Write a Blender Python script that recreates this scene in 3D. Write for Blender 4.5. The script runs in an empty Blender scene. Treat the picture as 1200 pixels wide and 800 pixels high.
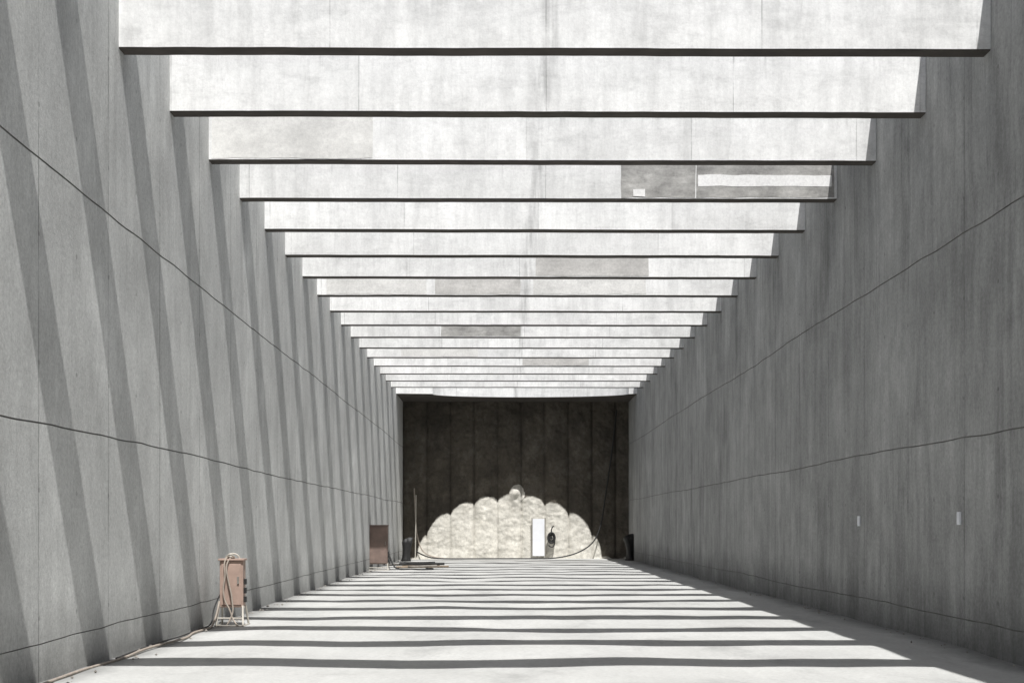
import bpy, bmesh, math, random
from mathutils import Vector, noise
random.seed(7)
scene=bpy.context.scene
# ---------------------------------------------------------------- layout
F=1600.0; W=10.7; CAMH=1.6
XL=-0.438*W; XR=0.5617*W
S=0.00015*F*W
Z1=6.52*S
YW=F*W/265.0
ZB=CAMH+0.545*W
BH=1.24; BT=0.26
ZT=ZB+BH
Y0=-26.0
K=1.5*S/ZB
LAT=0.125
PITCH=1.12
# ---------------------------------------------------------------- node helpers
def newmat(name):
    m=bpy.data.materials.new(name); m.use_nodes=True
    nt=m.node_tree; b=nt.nodes["Principled BSDF"]
    return m,nt,b
class N:
    def __init__(s,nt): s.nt=nt
    def node(s,t,**kw):
        n=s.nt.nodes.new(t)
        for k,v in kw.items(): setattr(n,k,v)
        return n
    def link(s,a,b): s.nt.links.new(a,b)
    def val(s,sock,v):
        if hasattr(v,'is_output') : s.link(v,sock)
        else: sock.default_value=v
    def math(s,op,a,b=0.0,clamp=False):
        n=s.node('ShaderNodeMath',operation=op,use_clamp=clamp)
        s.val(n.inputs[0],a); s.val(n.inputs[1],b); return n.outputs[0]
    def coords(s):
        return s.node('ShaderNodeTexCoord').outputs['Object']
    def mapping(s,vec,scale,loc=(0,0,0)):
        n=s.node('ShaderNodeMapping'); s.link(vec,n.inputs[0])
        n.inputs['Scale'].default_value=scale; n.inputs['Location'].default_value=loc
        return n.outputs[0]
    def noise(s,vec,scale=1,detail=4,rough=.55):
        n=s.node('ShaderNodeTexNoise'); s.link(vec,n.inputs['Vector'])
        n.inputs['Scale'].default_value=scale; n.inputs['Detail'].default_value=min(detail,5)
        n.inputs['Roughness'].default_value=rough
        return n.outputs['Fac']
    def rng(s,v,a,b,c,d,smooth=False):
        n=s.node('ShaderNodeMapRange'); s.link(v,n.inputs[0])
        if smooth: n.interpolation_type='SMOOTHSTEP'
        for i,x in enumerate((a,b,c,d)): n.inputs[i+1].default_value=x
        return n.outputs[0]
    def sep(s,v):
        n=s.node('ShaderNodeSeparateXYZ'); s.link(v,n.inputs[0]); return n.outputs
    def comb(s,x,y,z):
        n=s.node('ShaderNodeCombineXYZ')
        s.val(n.inputs[0],x); s.val(n.inputs[1],y); s.val(n.inputs[2],z); return n.outputs[0]
    def white(s,v):
        n=s.node('ShaderNodeTexWhiteNoise',noise_dimensions='3D'); s.link(v,n.inputs['Vector']); return n.outputs['Value']
    def mixc(s,f,a,b):
        n=s.node('ShaderNodeMix',data_type='RGBA'); s.val(n.inputs['Factor'],f)
        for i,c in ((6,a),(7,b)):
            if isinstance(c,tuple): n.inputs[i].default_value=(c[0],c[1],c[2],1)
            else: s.link(c,n.inputs[i])
        return n.outputs[2]
    def scalec(s,col,f):
        n=s.node('ShaderNodeVectorMath',operation='SCALE')
        if isinstance(col,tuple): n.inputs[0].default_value=col
        else: s.link(col,n.inputs[0])
        s.val(n.inputs['Scale'],f); return n.outputs[0]
    def bump(s,h,strength,dist,b):
        n=s.node('ShaderNodeBump'); n.inputs['Strength'].default_value=strength
        n.inputs['Distance'].default_value=dist; s.link(h,n.inputs['Height']); s.link(n.outputs[0],b.inputs['Normal'])

def simple(name,col,rough=.6,metal=0,var=.25,sc=8):
    m,nt,b=newmat(name); q=N(nt); v=q.coords()
    f=q.rng(q.noise(v,sc,5),.25,.75,1-var,1+var)
    q.link(q.scalec(col,f),b.inputs['Base Color'])
    b.inputs['Roughness'].default_value=rough; b.inputs['Metallic'].default_value=metal
    return m

def wallmat(name,col,seed,sa,ma,pan):
    m,nt,b=newmat(name); q=N(nt); v=q.coords(); x,y,z=q.sep(v)
    yy=q.math('ADD',y,seed)
    wv=q.noise(q.mapping(v,(1,.6,.5),(seed,0,0)),1,3)
    yw=q.math('ADD',y,q.math('MULTIPLY',wv,.5))
    vw=q.comb(x,yw,z)
    st=q.noise(q.mapping(vw,(1,2.1,.11),(0,seed,0)),1.5,8,.74)
    st2=q.noise(q.mapping(vw,(1,.5,.07),(0,seed,3)),1.3,4,.6)
    bl=q.noise(q.mapping(v,(1,1,1),(seed,0,0)),.45,8,.72)
    bl2=q.noise(q.mapping(v,(1,1,.6),(seed,5,0)),1.9,8,.8)
    fine=q.noise(v,19,8,.9)
    t=q.math('MULTIPLY',q.rng(st,.3,.7,1-.24*sa,1+.24*sa),q.rng(st2,.3,.7,1-.17*sa,1+.15*sa))
    t=q.math('MULTIPLY',t,q.rng(bl,.3,.7,1-.22*ma,1+.20*ma))
    t=q.math('MULTIPLY',t,q.rng(bl2,.3,.7,1-.15*ma,1+.15*ma))
    t=q.math('MULTIPLY',t,q.rng(fine,.25,.75,.68,1.32))
    bloom=q.rng(q.noise(q.mapping(v,(1,.7,.35),(1,seed,7)),.8,7,.75),.55,.70,0,.24)
    t=q.math('ADD',t,bloom)
    damp=q.rng(q.noise(q.mapping(v,(1,1.1,.28),(5,seed,1)),.7,7,.75),.53,.70,0,.32*sa)
    t=q.math('MULTIPLY',t,q.math('SUBTRACT',1,damp))
    pw=2.45
    c=q.math('FLOOR',q.math('DIVIDE',yy,pw))
    r=q.math('FLOOR',q.math('DIVIDE',q.math('SUBTRACT',z,.05),2.72))
    pv=q.white(q.comb(c,r,seed))
    t=q.math('MULTIPLY',t,q.rng(pv,0,1,1-pan,1+pan))
    fr=q.math('ABSOLUTE',q.math('SUBTRACT',q.math('FRACT',q.math('DIVIDE',yy,pw)),.5))
    j=q.rng(fr,.491,.498,0,1)
    jn=q.rng(q.noise(q.mapping(v,(1,1,.6)),1.1,5),.42,.62,.08,.55)
    t=q.math('MULTIPLY',t,q.math('SUBTRACT',1,q.math('MULTIPLY',j,jn)))
    fy=q.math('MULTIPLY',q.math('SUBTRACT',q.math('FRACT',q.math('DIVIDE',q.math('ADD',yy,.6),pw/2)),.5),pw/2)
    fz=q.math('MULTIPLY',q.math('SUBTRACT',q.math('FRACT',q.math('DIVIDE',z,1.3)),.5),1.3)
    rr=q.math('SQRT',q.math('ADD',q.math('MULTIPLY',fy,fy),q.math('MULTIPLY',fz,fz)))
    hole=q.rng(rr,.020,.032,.3,0)
    t=q.math('MULTIPLY',t,q.math('SUBTRACT',1,hole))
    dr=q.noise(q.mapping(vw,(1,6,.2),(0,seed*2,0)),1,5,.65)
    d=q.math('MULTIPLY',q.rng(dr,.54,.70,0,.34*min(1,sa*1.4)),q.rng(z,2.0,ZT,.3,1))
    t=q.math('MULTIPLY',t,q.math('SUBTRACT',1,d))
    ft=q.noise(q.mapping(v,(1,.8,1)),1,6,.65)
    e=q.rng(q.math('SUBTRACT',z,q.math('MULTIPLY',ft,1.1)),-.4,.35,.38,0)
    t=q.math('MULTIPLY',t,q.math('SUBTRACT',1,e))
    q.link(q.scalec(col,t),b.inputs['Base Color'])
    b.inputs['Roughness'].default_value=.9
    b.inputs['Specular IOR Level'].default_value=.25
    h=q.math('ADD',q.math('MULTIPLY',fine,.8),q.math('MULTIPLY',bl2,1.0))
    h=q.math('SUBTRACT',h,hole)
    q.bump(h,.45,.02,b)
    return m
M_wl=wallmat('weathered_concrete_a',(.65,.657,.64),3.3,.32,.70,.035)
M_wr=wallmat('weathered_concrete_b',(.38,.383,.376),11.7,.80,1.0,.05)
M_joint=simple('joint_grout',(.20,.20,.19),.9,0,.4,3)

def beammat():
    m,nt,b=newmat('pale_beam_concrete'); q=N(nt); v=q.coords(); x,y,z=q.sep(v)
    bi=q.math('FLOOR',q.math('DIVIDE',y,S))
    xs=q.math('ADD',x,q.math('MULTIPLY',q.white(q.comb(bi,1.0,2.0)),.45))
    cell=q.math('FLOOR',q.math('DIVIDE',q.math('SUBTRACT',xs,.8),2.65))
    pv=q.white(q.comb(cell,bi,5.0))
    t=q.rng(pv,0,1,.93,1.03)
    fr=q.math('ABSOLUTE',q.math('SUBTRACT',q.math('FRACT',q.math('DIVIDE',q.math('SUBTRACT',xs,.8),2.65)),.5))
    jn=q.rng(q.noise(q.mapping(v,(1,1,2)),1.3,4),.35,.6,.05,.35)
    j=q.math('MULTIPLY',q.rng(fr,.4955,.4985,0,1),jn)
    t=q.math('MULTIPLY',t,q.math('SUBTRACT',1,j))
    st=q.noise(q.mapping(v,(4,1,.5)),1.2,7,.75)
    t=q.math('MULTIPLY',t,q.rng(st,.42,.75,1.0,.80))
    bl=q.noise(v,.9,8,.75)
    t=q.math('MULTIPLY',t,q.rng(bl,.40,.66,1.04,.84))
    b3=q.noise(q.mapping(v,(.8,1,2.5),(3,3,3)),1.5,8,.8)
    t=q.math('MULTIPLY',t,q.rng(b3,.5,.72,1.0,.82))
    drip=q.noise(q.mapping(v,(11,1,.9),(1,2,3)),1,5,.65)
    t=q.math('MULTIPLY',t,q.math('SUBTRACT',1,q.math('MULTIPLY',q.rng(drip,.6,.74,0,.28),q.rng(z,ZB,ZT-.3,.1,1))))
    cs=q.math('ABSOLUTE',q.math('SUBTRACT',q.math('ADD',x,q.math('MULTIPLY',bl,.3)),.77))
    sm=q.math('MULTIPLY',q.rng(cs,.0,.18,1,0),q.rng(q.noise(q.mapping(v,(9,1,1)),1,5),.42,.62,0,.35))
    t=q.math('MULTIPLY',t,q.math('SUBTRACT',1,sm))
    fine=q.noise(v,22,8,.85)
    t=q.math('MULTIPLY',t,q.rng(fine,.25,.75,.86,1.12))
    q.link(q.scalec((.93,.935,.925),t),b.inputs['Base Color'])
    b.inputs['Roughness'].default_value=.85
    q.bump(q.math('ADD',fine,st),.3,.01,b)
    return m
M_beam=beammat()
M_soffit=simple('dark_soffit_concrete',(.072,.063,.055),.9,0,.3,3)  # undersides coloured much darker than the beam faces
def patchmat(name,col,amp,sc):
    m,nt,b=newmat(name); q=N(nt); v=q.coords()
    a=q.noise(v,sc,7,.7); s=q.noise(q.mapping(v,(1.2,1,3.5)),sc,7,.75); f=q.noise(v,20,7,.85)
    t=q.math('MULTIPLY',q.rng(a,.3,.7,1-amp,1+amp),q.rng(s,.3,.7,1-amp,1+amp))
    t=q.math('MULTIPLY',t,q.rng(f,.25,.75,.8,1.2))
    q.link(q.scalec(col,t),b.inputs['Base Color']); b.inputs['Roughness'].default_value=.9
    return m
M_patch=patchmat('unpainted_repair_mortar',(.385,.38,.365),.32,1.6)
M_patchl=patchmat('bright_limewash',(.86,.86,.85),.05,2)
M_p2=patchmat('grey_wash_concrete',(.74,.737,.715),.12,1.2)
M_p3=patchmat('mid_grey_mortar',(.56,.55,.53),.17,1.2)

def floormat():
    m,nt,b=newmat('dusty_slab_concrete'); q=N(nt); v=q.coords(); x,y,z=q.sep(v)
    a=q.noise(v,.28,7,.65); c=q.noise(q.mapping(v,(1,.25,1)),1.2,6,.65); f=q.noise(v,16,8,.8)
    t=q.math('MULTIPLY',q.rng(a,.3,.7,.86,1.08),q.rng(c,.3,.7,.90,1.07))
    t=q.math('MULTIPLY',t,q.rng(f,.25,.75,.82,1.16))
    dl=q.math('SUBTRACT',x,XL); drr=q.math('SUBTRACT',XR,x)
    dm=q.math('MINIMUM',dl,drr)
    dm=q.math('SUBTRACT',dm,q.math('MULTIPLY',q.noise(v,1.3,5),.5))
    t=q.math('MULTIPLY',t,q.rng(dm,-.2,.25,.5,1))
    stn=q.noise(q.mapping(v,(1.0,.5,1),(4,9,0)),.8,7,.7)
    t=q.math('MULTIPLY',t,q.rng(stn,.54,.70,1,.78))
    q.link(q.scalec((.54,.542,.525),t),b.inputs['Base Color'])
    b.inputs['Roughness'].default_value=.9
    q.bump(q.math('ADD',f,a),.4,.015,b)
    return m
M_floor=floormat()

ac=(597-588)/265*W; ar=108/265*W; ah=(655-582)/265*W
SAG=.17
PX0=ac-PITCH*8.5
def pilemat():
    m,nt,b=newmat('stained_shotcrete_painted_sun'); q=N(nt); v=q.coords(); x,y,z=q.sep(v)
    n1=q.noise(v,.8,8,.75); n2=q.noise(q.mapping(v,(2.2,1,.7)),1,8,.8); f=q.noise(v,6,8,.85)
    n3=q.noise(q.mapping(v,(1,1,1),(3,1,8)),2.2,5,.7)
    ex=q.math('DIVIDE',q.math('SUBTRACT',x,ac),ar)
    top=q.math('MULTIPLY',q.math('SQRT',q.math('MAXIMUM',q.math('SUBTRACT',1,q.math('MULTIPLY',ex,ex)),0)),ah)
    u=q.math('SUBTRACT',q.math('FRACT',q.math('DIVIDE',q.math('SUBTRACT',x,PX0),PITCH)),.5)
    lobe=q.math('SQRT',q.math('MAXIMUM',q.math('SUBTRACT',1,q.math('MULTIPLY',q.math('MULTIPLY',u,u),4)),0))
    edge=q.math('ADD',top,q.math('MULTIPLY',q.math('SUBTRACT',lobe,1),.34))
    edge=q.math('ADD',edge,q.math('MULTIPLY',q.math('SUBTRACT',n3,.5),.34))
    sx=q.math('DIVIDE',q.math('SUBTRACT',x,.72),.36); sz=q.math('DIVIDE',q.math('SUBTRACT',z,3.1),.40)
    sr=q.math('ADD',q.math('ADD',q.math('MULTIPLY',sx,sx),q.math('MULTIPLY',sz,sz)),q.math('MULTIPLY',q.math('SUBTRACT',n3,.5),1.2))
    g=q.rng(q.math('SUBTRACT',z,edge),.04,.13,0,1)  # mask painting the scalloped sunlit arch into the wall colour
    g=q.math('MINIMUM',g,q.rng(sr,.9,1.1,0,1))  # the sun-catching lump above the arch is painted pale too
    # grey spatter patches over brown shotcrete, coloured dark for the shade above the arch
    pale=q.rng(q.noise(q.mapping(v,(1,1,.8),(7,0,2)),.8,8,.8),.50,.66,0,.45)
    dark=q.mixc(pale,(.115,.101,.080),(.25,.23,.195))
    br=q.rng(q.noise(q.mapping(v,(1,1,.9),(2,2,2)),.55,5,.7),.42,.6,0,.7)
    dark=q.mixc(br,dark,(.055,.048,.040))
    lite=q.mixc(q.rng(q.noise(q.mapping(v,(1.5,1,.7),(9,0,2)),1.3,8,.75),.46,.68,0,.4),(.76,.735,.665),(.55,.52,.45))  # pale tone painted where the sun patch falls, with mottling
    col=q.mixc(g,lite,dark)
    ua=q.math('ABSOLUTE',u)
    seam=q.rng(q.math('ADD',ua,q.math('MULTIPLY',q.math('SUBTRACT',n1,.5),.16)),.44,.49,0,.16)
    t=q.math('MULTIPLY',q.rng(n2,.25,.75,.72,1.20),q.rng(f,.25,.75,.76,1.24))
    t=q.math('MULTIPLY',t,q.math('SUBTRACT',1,seam))
    q.link(q.scalec(col,t),b.inputs['Base Color']); b.inputs['Roughness'].default_value=.95
    q.bump(q.math('ADD',f,q.math('MULTIPLY',n1,2)),.65,.05,b)
    return m
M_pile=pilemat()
def groundmat():
    m,nt,b=newmat('dry_earth'); q=N(nt); v=q.coords()
    a=q.noise(v,.05,8,.6); f=q.noise(v,3,6,.7)
    col=q.mixc(q.rng(a,.4,.6,0,1),(.22,.19,.14),(.12,.13,.07))
    q.link(q.scalec(col,q.rng(f,.2,.8,.75,1.25)),b.inputs['Base Color']); b.inputs['Roughness'].default_value=.95
    q.bump(f,.5,.05,b); return m
M_ground=groundmat()
M_boxp=simple('faded_terracotta_paint',(.43,.31,.255),.6,0,.2,5)
M_boxd=simple('brown_weathered_paint',(.22,.16,.135),.65,0,.3,4)
M_tube=simple('pale_galvanised_tube',(.55,.52,.46),.5,.2,.15,10)
M_cable=simple('pale_dusty_hose',(.38,.33,.28),.7,0,.2,10)
M_black=simple('black_rubber',(.025,.025,.025),.6,0,.3,10)
M_white=simple('white_panel_paint',(.86,.88,.92),.6,0,.05,3)
M_steel=simple('dull_steel',(.30,.28,.25),.6,.3,.3,6)
M_timber=simple('grey_timber',(.25,.20,.15),.8,0,.3,5)

# ---------------------------------------------------------------- mesh helpers
def obj(name,verts,faces,mats,parent=None,fm=None,smooth=False):
    me=bpy.data.meshes.new(name); me.from_pydata(verts,[],faces)
    for m in mats: me.materials.append(m)
    if fm:
        for p,i in zip(me.polygons,fm): p.material_index=i
    if smooth:
        for p in me.polygons: p.use_smooth=True
    me.validate()
    bm=bmesh.new(); bm.from_mesh(me); bmesh.ops.recalc_face_normals(bm,faces=bm.faces); bm.to_mesh(me); bm.free()
    o=bpy.data.objects.new(name,me); scene.collection.objects.link(o)
    if parent: o.parent=parent
    return o
def box(name,x0,x1,y0,y1,z0,z1,mat,parent=None,bev=0):
    v=[(x,y,z) for x in (x0,x1) for y in (y0,y1) for z in (z0,z1)]
    f=[(0,1,3,2),(4,6,7,5),(0,4,5,1),(2,3,7,6),(0,2,6,4),(1,5,7,3)]
    o=obj(name,v,f,[mat],parent)
    if bev:
        m=o.modifiers.new('b','BEVEL'); m.width=bev; m.segments=2; m.limit_method='ANGLE'
    return o
def tube(name,pts,r,mat,parent=None,smooth=True,cyclic=False):
    cu=bpy.data.curves.new(name,'CURVE'); cu.dimensions='3D'; cu.bevel_depth=r; cu.bevel_resolution=3; cu.resolution_u=8
    cu.use_fill_caps=True
    if smooth:
        sp=cu.splines.new('NURBS'); sp.points.add(len(pts)-1)
        for p,c in zip(sp.points,pts): p.co=(*c,1)
        sp.use_endpoint_u=not cyclic; sp.order_u=3; sp.use_cyclic_u=cyclic
    else:
        sp=cu.splines.new('POLY'); sp.points.add(len(pts)-1)
        for p,c in zip(sp.points,pts): p.co=(*c,1)
    cu.materials.append(mat)
    o=bpy.data.objects.new(name,cu); scene.collection.objects.link(o)
    if parent: o.parent=parent
    return o
def empty(name,loc):
    e=bpy.data.objects.new(name,None); e.location=loc; scene.collection.objects.link(e); return e

# ---------------------------------------------------------------- walls (with fine pour-joint grooves)
def wall(name,xf,sgn,mat,joints):
    prof=[(xf,-.3)]
    for zj,g in joints:
        prof+=[(xf,zj-g),(xf+sgn*.012,zj-g*.6),(xf+sgn*.012,zj+g*.6),(xf,zj+g)]
    prof+=[(xf,ZT+.12),(xf+sgn*.6,ZT+.12),(xf+sgn*.6,-.3)]
    n=len(prof); NS=260
    ys=[Y0+ (YW+1.2-Y0)*i/NS for i in range(NS+1)]
    verts=[];faces=[];fm=[]
    for y in ys:
        for k,(x,z) in enumerate(prof):
            dz=0
            if 0<k<n-3:
                a=(k-1)//4
                dz=.05*noise.noise(Vector((y*.16,a*7.7,sgn*3)))+.018*noise.noise(Vector((y*1.1,a*3.1,9)))+.006*noise.noise(Vector((y*5,a,2)))
            verts.append((x,y,z+dz))
    jidx=set()
    for a in range(len(joints)):
        jidx|={1+4*a,2+4*a,3+4*a}
    for i in range(NS):
        for k in range(n):
            k2=(k+1)%n
            faces.append((i*n+k,i*n+k2,(i+1)*n+k2,(i+1)*n+k)); fm.append(1 if k in jidx else 0)
    faces.append(tuple(range(n))); fm.append(0)
    faces.append(tuple(NS*n+k for k in range(n))); fm.append(0)
    return obj(name,verts,faces,[mat,M_joint],fm=fm)
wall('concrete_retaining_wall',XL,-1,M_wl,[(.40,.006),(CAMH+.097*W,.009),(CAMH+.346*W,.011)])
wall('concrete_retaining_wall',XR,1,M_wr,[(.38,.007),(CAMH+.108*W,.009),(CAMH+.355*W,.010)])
box('trench_end_wall',XL-.02,XR+.02,Y0-.6,Y0,-.3,ZT+.1,M_wr)

# floor with gentle undulation
nx,ny=30,260
verts=[];faces=[]
for j in range(ny+1):
    y=Y0+(YW+1-Y0)*j/ny
    for i in range(nx+1):
        x=XL-.02+(XR-XL+.04)*i/nx
        verts.append((x,y,.04*noise.noise(Vector((x*.45,y*.3,0)))+.014*noise.noise(Vector((x*1.3,y*1.0,4)))))
for j in range(ny):
    for i in range(nx):
        a=j*(nx+1)+i; faces.append((a,a+1,a+nx+2,a+nx+1))
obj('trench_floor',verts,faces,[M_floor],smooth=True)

# ---------------------------------------------------------------- cross beams
def beam(yf,idx):
    prof=[(0,ZB+.015),(.015,ZB),(BT-.015,ZB),(BT,ZB+.015),(BT,ZT),(0,ZT)]
    n=len(prof); m=48; verts=[];faces=[];fm=[]
    for i in range(m+1):
        x=XL+(XR-XL)*i/m
        for (y,z) in prof:
            dz=(.006*noise.noise(Vector((x*.5,idx*3.1,0)))+.004*noise.noise(Vector((x*2.7,idx*3.1,5)))) if z<ZT-.1 else 0
            dy=.003*noise.noise(Vector((x*.4,idx*5.7,2)))
            verts.append((x,yf+y+dy,z+dz))
    for i in range(m):
        for k in range(n):
            k2=(k+1)%n
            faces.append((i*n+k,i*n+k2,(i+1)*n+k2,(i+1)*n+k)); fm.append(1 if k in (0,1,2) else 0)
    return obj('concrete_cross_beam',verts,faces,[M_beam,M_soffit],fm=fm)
beams={}
for i in range(-6,17):
    beams[i]=beam(Z1+i*S,i)

def patch(i,x0,x1,z0,z1,mat,prot=.005,name='repair_patch'):
    yf=Z1+i*S
    pts=[]
    def edge(a,b,n):
        for k in range(n):
            t=k/n; x=a[0]+(b[0]-a[0])*t; z=a[1]+(b[1]-a[1])*t
            pts.append((x+.018*noise.noise(Vector((x*4,z*4,i+.3))),z+.018*noise.noise(Vector((x*4,z*4,i+7.3)))))
    edge((x0,z0),(x1,z0),24);edge((x1,z0),(x1,z1),8);edge((x1,z1),(x0,z1),24);edge((x0,z1),(x0,z0),8)
    n=len(pts)
    v=[(x,yf-prot,ZB+z) for x,z in pts]+[(x,yf+.03,ZB+z) for x,z in pts]
    f=[tuple(range(n))]+[(k,(k+1)%n,n+(k+1)%n,n+k) for k in range(n)]
    o=obj(name,v,f,[mat]); o.parent=beams[i]; return o
def px(i,p): return (p-588)/(1022*6.52/(6.52+i))*W
patch(3,px(3,728),px(3,815),.035,1.1,M_patch)
patch(3,px(3,815)+.02,px(3,981)-.05,.035,1.1,M_patch)
patch(3,px(3,817)+.02,px(3,978)-.05,.24,.44,M_patchl,.009)
patch(3,px(3,742),px(3,756),.05,.18,M_patchl,.012)
patch(2,px(2,245)+.05,px(2,437),.035,1.1,M_p2)
patch(6,px(6,628),px(6,760),.035,1.0,M_p3)
patch(7,px(7,383),px(7,500),.035,1.0,M_p2)
patch(7,px(7,510),px(7,610),.035,1.0,M_p3)
patch(7,px(7,625),px(7,757),.035,1.0,M_p2)
patch(10,px(10,517),px(10,610),.035,1.0,M_patch)
patch(12,px(12,470),px(12,560),.035,.8,M_p2)
patch(13,px(13,612),px(13,690),.035,1.0,M_p3)

# ---------------------------------------------------------------- roof slab over the shaft end, curved opening
pts=[(XL,YW-1.56*S)]
for k in range(41):
    t=math.pi*(1-k/40); h=ah*math.sin(t); xw=ac+ar*math.cos(t)
    drop=ZB-h
    pts.append((min(XR-.01,xw+LAT*drop),YW-K*drop))
pts.append((XR,YW-1.56*S))
prof=pts+[(XR,YW+4),(XL,YW+4)]
n=len(prof)
verts=[(x,y,ZB) for x,y in prof]+[(x,y,ZT) for x,y in prof]
faces=[tuple(range(n)),tuple(range(n,2*n))]+[(k,(k+1)%n,n+(k+1)%n,n+k) for k in range(n)]
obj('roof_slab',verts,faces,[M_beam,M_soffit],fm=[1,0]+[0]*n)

# ---------------------------------------------------------------- bored pile wall
cols=[]; per=24
for p in range(17):
    cx=PX0+PITCH*(p+.5)
    off=random.uniform(-.035,.035)
    for k in range(per):
        u=(k+.0)/per*2-1
        X=cx+u*PITCH/2
        if X<XL-.4 or X>XR+.4: continue
        cols.append((X,YW-.02+SAG-SAG*math.sqrt(max(0,1-u*u))+off,p))
nz=160; verts=[];faces=[]
for j in range(nz+1):
    z=-.2+(ZB+.3)*j/nz
    for (cx,cy,p) in cols:
        d=.05*noise.noise(Vector((cx*.9,z*.9,1)))+.04*noise.noise(Vector((cx*3,z*3,7)))+.025*noise.noise(Vector((cx*7,z*7,3)))
        g=math.exp(-((cx-.72)/.34)**2-((z-3.05)/.45)**2)*.20*(1+.6*noise.noise(Vector((cx*3,z*3,17))))
        g+=math.exp(-((cx-2.5)/.5)**2-((z-3.9)/.6)**2)*.12
        verts.append((cx,cy+d-g,z))
nc=len(cols)
for j in range(nz):
    for i in range(nc-1):
        a=j*nc+i; faces.append((a,a+1,a+nc+1,a+nc))
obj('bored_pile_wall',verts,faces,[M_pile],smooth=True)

# ---------------------------------------------------------------- surrounding ground (one sheet with the trench left open)
R=3000; xl=XL-.55; xr=XR+.55; y0=Y0-.6; y1=YW+4; zg=ZT+.02
xs=[-R,xl,xr,R]; ys=[-R,y0,y1,R]
verts=[(x,y,zg) for y in ys for x in xs]
faces=[(j*4+i,j*4+i+1,j*4+i+5,j*4+i+4) for j in range(3) for i in range(3) if not(i==1 and j==1)]
obj('ground',verts,faces,[M_ground])

# ---------------------------------------------------------------- objects
def dist_box(loc,bw,bd,z0,z1,paint,legs=True):
    e=empty('power_distribution_box',loc)
    h=z1-z0
    box('cabinet',-bw/2,bw/2,-bd/2,bd/2,z0,z1,paint,e,.012)
    box('door',-bw/2+.03,bw/2-.03,-bd/2-.014,-bd/2-.001,z0+.04,z1-.05,paint,e,.004)
    box('handle',bw/2-.09,bw/2-.06,-bd/2-.035,-bd/2-.013,z0+h*.5,z0+h*.5+.12,M_steel,e,.004)
    box('rain_hood',-bw/2-.02,bw/2+.02,-bd/2-.04,bd/2+.02,z1+.001,z1+.03,paint,e,.006)
    for k in range(3):
        box('socket_%d'%k,bw/2+.001,bw/2+.04,-bd/2+.04,-bd/2+.12,z0+.08+k*.14,z0+.17+k*.14,M_black,e,.006)
    r=.016
    for sx in (-1,1):
        tube('leg_frame',[(sx*(bw/2+.03),-bd/2-.16,.0),(sx*(bw/2+.0),-bd/2-.03,z0+.02),(sx*(bw/2),0,z0)],r,M_tube,e,False)
        tube('leg_frame_back',[(sx*(bw/2+.03),bd/2+.12,.0),(sx*(bw/2),bd/2+.0,z0+.02)],r,M_tube,e,False)
        tube('foot_rail',[(sx*(bw/2+.03),-bd/2-.2,.016),(sx*(bw/2+.03),bd/2+.15,.016)],r,M_tube,e,False)
    tube('cross_rail',[(-bw/2-.02,-bd/2-.10,z0*.45),(bw/2+.02,-bd/2-.10,z0*.45)],r*.8,M_tube,e,False)
    tube('cross_rail_low',[(-bw/2-.03,-bd/2-.16,.02),(bw/2+.03,-bd/2-.16,.02)],r*.8,M_tube,e,False)
    return e
zA=F*W/787
A=dist_box((-4.28,zA,0),.37,.22,.30,1.04,M_boxp)
tube('lifting_bow',[(-.12,0,1.05),(-.1,0,1.12),(.0,0,1.16),(.1,0,1.12),(.12,0,1.05)],.012,M_tube,A)
tube('hose_strand_0',[(-.02,.05,1.06),(-.05,-.12,1.13),(-.11,-.17,1.0),(-.08,-.17,.8),(-.12,-.18,.6),(-.09,-.19,.4),(-.02,-.2,.3),(.06,-.22,.08),(.14,-.3,.02)],.013,M_cable,A)
tube('hose_strand_1',[(.03,.05,1.06),(.0,-.12,1.12),(-.08,-.18,.95),(-.03,-.18,.7),(.02,-.19,.5),(.03,-.2,.4),(.06,-.22,.2),(-.04,-.26,.03)],.013,M_cable,A)
tube('hose_knot',[(-.09,-.1,1.07),(-.02,-.15,1.16),(.05,-.1,1.09),(.0,.04,1.11)],.016,M_tube,A,True,True)
tube('power_cable',[(-.18,-.15,.4),(-.2,-.24,.2),(-.24,-.4,.02),(-.2,-.9,.02),(-.28,-1.6,.02),(-.12,-2.6,.02),(-.28,-4.2,.03),(-.2,-5.6,.02),(-.34,-7,.02),(-.25,-9,.02)],.017,M_cable,A)
tube('power_cable_b',[(-.19,-.05,.5),(-.28,-.15,.3),(-.26,-.3,.03),(-.34,-.8,.02),(-.27,-2.2,.02),(-.36,-3.5,.02),(-.3,-5.5,.02)],.012,M_black,A)

zB_=F*W/352
B=dist_box((-4.38,zB_,0),.66,.35,.22,1.58,M_boxd)
tube('power_cable',[(.36,-.1,.6),(.5,-.2,.2),(.7,-.3,.03),(1.2,.2,.03),(1.5,-.3,.03),(2.1,.3,.03),(1.6,1.6,.03)],.03,M_black,B)

e=empty('timber_and_pipe_pile',(-3.3,zB_+1.8,0))
rs=random.Random(3)
for k in range(9):
    a=rs.uniform(-.5,.5); cx=rs.uniform(-.3,.5); cy=rs.uniform(-.8,2.2); l=rs.uniform(.5,1.0); z=.04+.05*(k%3)
    d=(math.cos(a)*l,math.sin(a)*l)
    tube('length_%d'%k,[(cx-d[0],cy-d[1],z),(cx+d[0],cy+d[1],z+.03)],rs.uniform(.025,.05),(M_timber,M_steel,M_black)[k%3],e,False)
e=empty('survey_pole',((487-588)/268*W,YW-.9,0))
tube('shaft',[(0,0,0),(.03,.1,3.0)],.025,M_tube,e,False)
tube('foot',[(-.15,0,.02),(.15,0,.02)],.03,M_tube,e,False)

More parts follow.
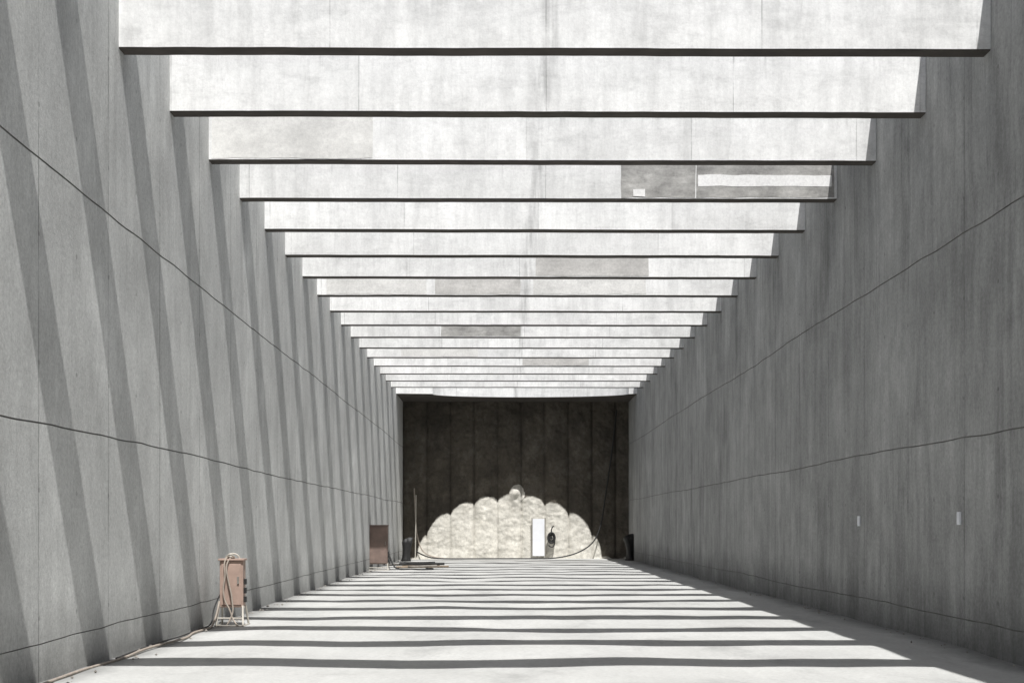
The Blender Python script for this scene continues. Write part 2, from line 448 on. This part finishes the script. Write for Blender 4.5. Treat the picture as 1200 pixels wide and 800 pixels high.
def roll(loc,h,lean):
    e=empty('rubber_membrane_roll',loc)
    prof=[(.0,0),(.2,0),(.17,.1),(.15,h*.35),(.17,h*.6),(.2,h*.8),(.24,h),(.2,h-.03),(.1,h*.7)]
    n=24; verts=[];faces=[]
    for r,z in prof:
        for k in range(n):
            a=2*math.pi*k/n; rr=r*(1+.22*math.sin(3*a+z*2)+.1*math.sin(5*a+z*5))
            verts.append((rr*math.cos(a)+lean*z*z,rr*math.sin(a),z+.16*math.cos(a+.8)*(z/h)**3))
    for j in range(len(prof)-1):
        for k in range(n):
            faces.append((j*n+k,j*n+(k+1)%n,(j+1)*n+(k+1)%n,(j+1)*n+k))
    obj('roll_body',verts,faces,[M_black],e,smooth=True)
roll(((745-588)/275*W-.25,YW-2.4,0),1.05,-.10)
roll(((468-588)/285*W+.25,YW-4.0,0),.9,.06)

e=empty('white_notice_board',((631-588)/265*W,YW-.18,0))
bw=.28
box('panel',-bw,bw,-.03,0,.15,1.9,M_white,e,.005)
box('post',-bw-.05,-bw-.005,-.03,.02,0,1.95,M_steel,e,.004)
box('post_b',bw+.005,bw+.05,-.03,.02,0,1.95,M_steel,e,.004)
e=empty('wall_hose_reel',((646-588)/265*W,YW-.2,1.0))
for rr,yy in ((.17,-.12),(.17,-.02),(.11,-.07)):
    tube('rim',[(rr*math.cos(a*math.pi/6),yy,rr*math.sin(a*math.pi/6)*1.5) for a in range(12)],.04,M_black,e,True,True)
tube('hub',[(0,-.14,0),(0,.1,0)],.06,M_black,e,False)
tube('bracket',[(0,.1,.0),(0,.0,.38),(.05,-.05,.52),(.12,-.05,.56)],.03,M_black,e,False)
tube('hose_tail',[(.15,-.08,-.05),(.17,-.1,-.3),(.02,-.12,-.48),(-.14,-.1,-.35)],.03,M_black,e)
def bx(p): return (p-588)/265*W
def bz(p): return CAMH+(615-p)/265*W
yc=YW-.2
tube('hanging_cable',[(bx(x_),yc-o,max(.04,bz(y_))) for x_,y_,o in [(722,480,.1),(718,520,.12),(712,560,.1),(707,595,.14),(703,618,.2),(695,636,.3),(676,648,.4),(650,654,.5),(625,656,.5),(590,656,.6),(560,656,.8),(520,656,1.0),(500,652,.8),(488,645,.3)]],.032,M_black)
tube('hanging_cable',[(bx(x_),yc-.1,max(.04,bz(y_))) for x_,y_ in [(486,572),(487,600),(489,630),(498,652),(520,656)]],.03,M_cable)

for w_,zz in ((958,1.69),(748,1.67),):
    y=F*W/w_
    e=empty('wall_junction_box',(XR,y,zz))
    box('plate',-.02,-.001,-.07,.07,-.085,.085,M_white,e,.004)
    box('cover',-.028,-.0205,-.05,.05,-.065,.065,M_white,e,.003)

verts=[];faces=[]
for k in range(420):
    side=random.random()<.5
    d=abs(random.gauss(0,.16))+.06
    x=XL+d if side else XR-d
    y=random.uniform(8,YW-1); s=random.uniform(.008,.028)
    base=len(verts)
    for dx,dy,dz in ((1,0,0),(-1,0,0),(0,1,0),(0,-1,0),(0,0,1),(0,0,-.5)):
        verts.append((x+dx*s*random.uniform(.6,1.3),y+dy*s*random.uniform(.6,1.3),.02+dz*s*random.uniform(.5,1.1)))
    for a in (0,1):
        for b_ in (2,3):
            for c in (4,5): faces.append((base+a,base+b_,base+c))
obj('gravel_debris',verts,faces,[M_steel])

# ---------------------------------------------------------------- light
sd=Vector((LAT,-K,1)).normalized()
el=math.asin(sd.z); rot=math.atan2(sd.x,sd.y)
w=bpy.data.worlds.new("World"); scene.world=w; w.use_nodes=True
nt=w.node_tree; bg=nt.nodes['Background']; sky=nt.nodes.new('ShaderNodeTexSky'); sky.sky_type='NISHITA'
sky.sun_disc=False; sky.sun_elevation=el; sky.sun_rotation=rot; sky.dust_density=3; sky.air_density=.8
nt.links.new(sky.outputs[0],bg.inputs[0]); bg.inputs[1].default_value=.05
L=bpy.data.lights.new('sun','SUN'); L.energy=5; L.angle=math.radians(.5); L.color=(1,.985,.965)
lo=bpy.data.objects.new('sun',L); scene.collection.objects.link(lo); lo.rotation_euler=sd.to_track_quat('Z','Y').to_euler()
# ---------------------------------------------------------------- camera
c=bpy.data.cameras.new('camera'); c.sensor_width=36; c.lens=36*F/1200; c.shift_y=215/1200; c.clip_end=8000; c.clip_start=.05
co=bpy.data.objects.new('camera',c); scene.collection.objects.link(co)
co.location=(0,0,CAMH); co.rotation_euler=(math.radians(90),0,-math.atan(12/F))
scene.camera=co
scene.view_settings.view_transform='Standard'; scene.view_settings.look='None'; scene.view_settings.exposure=0
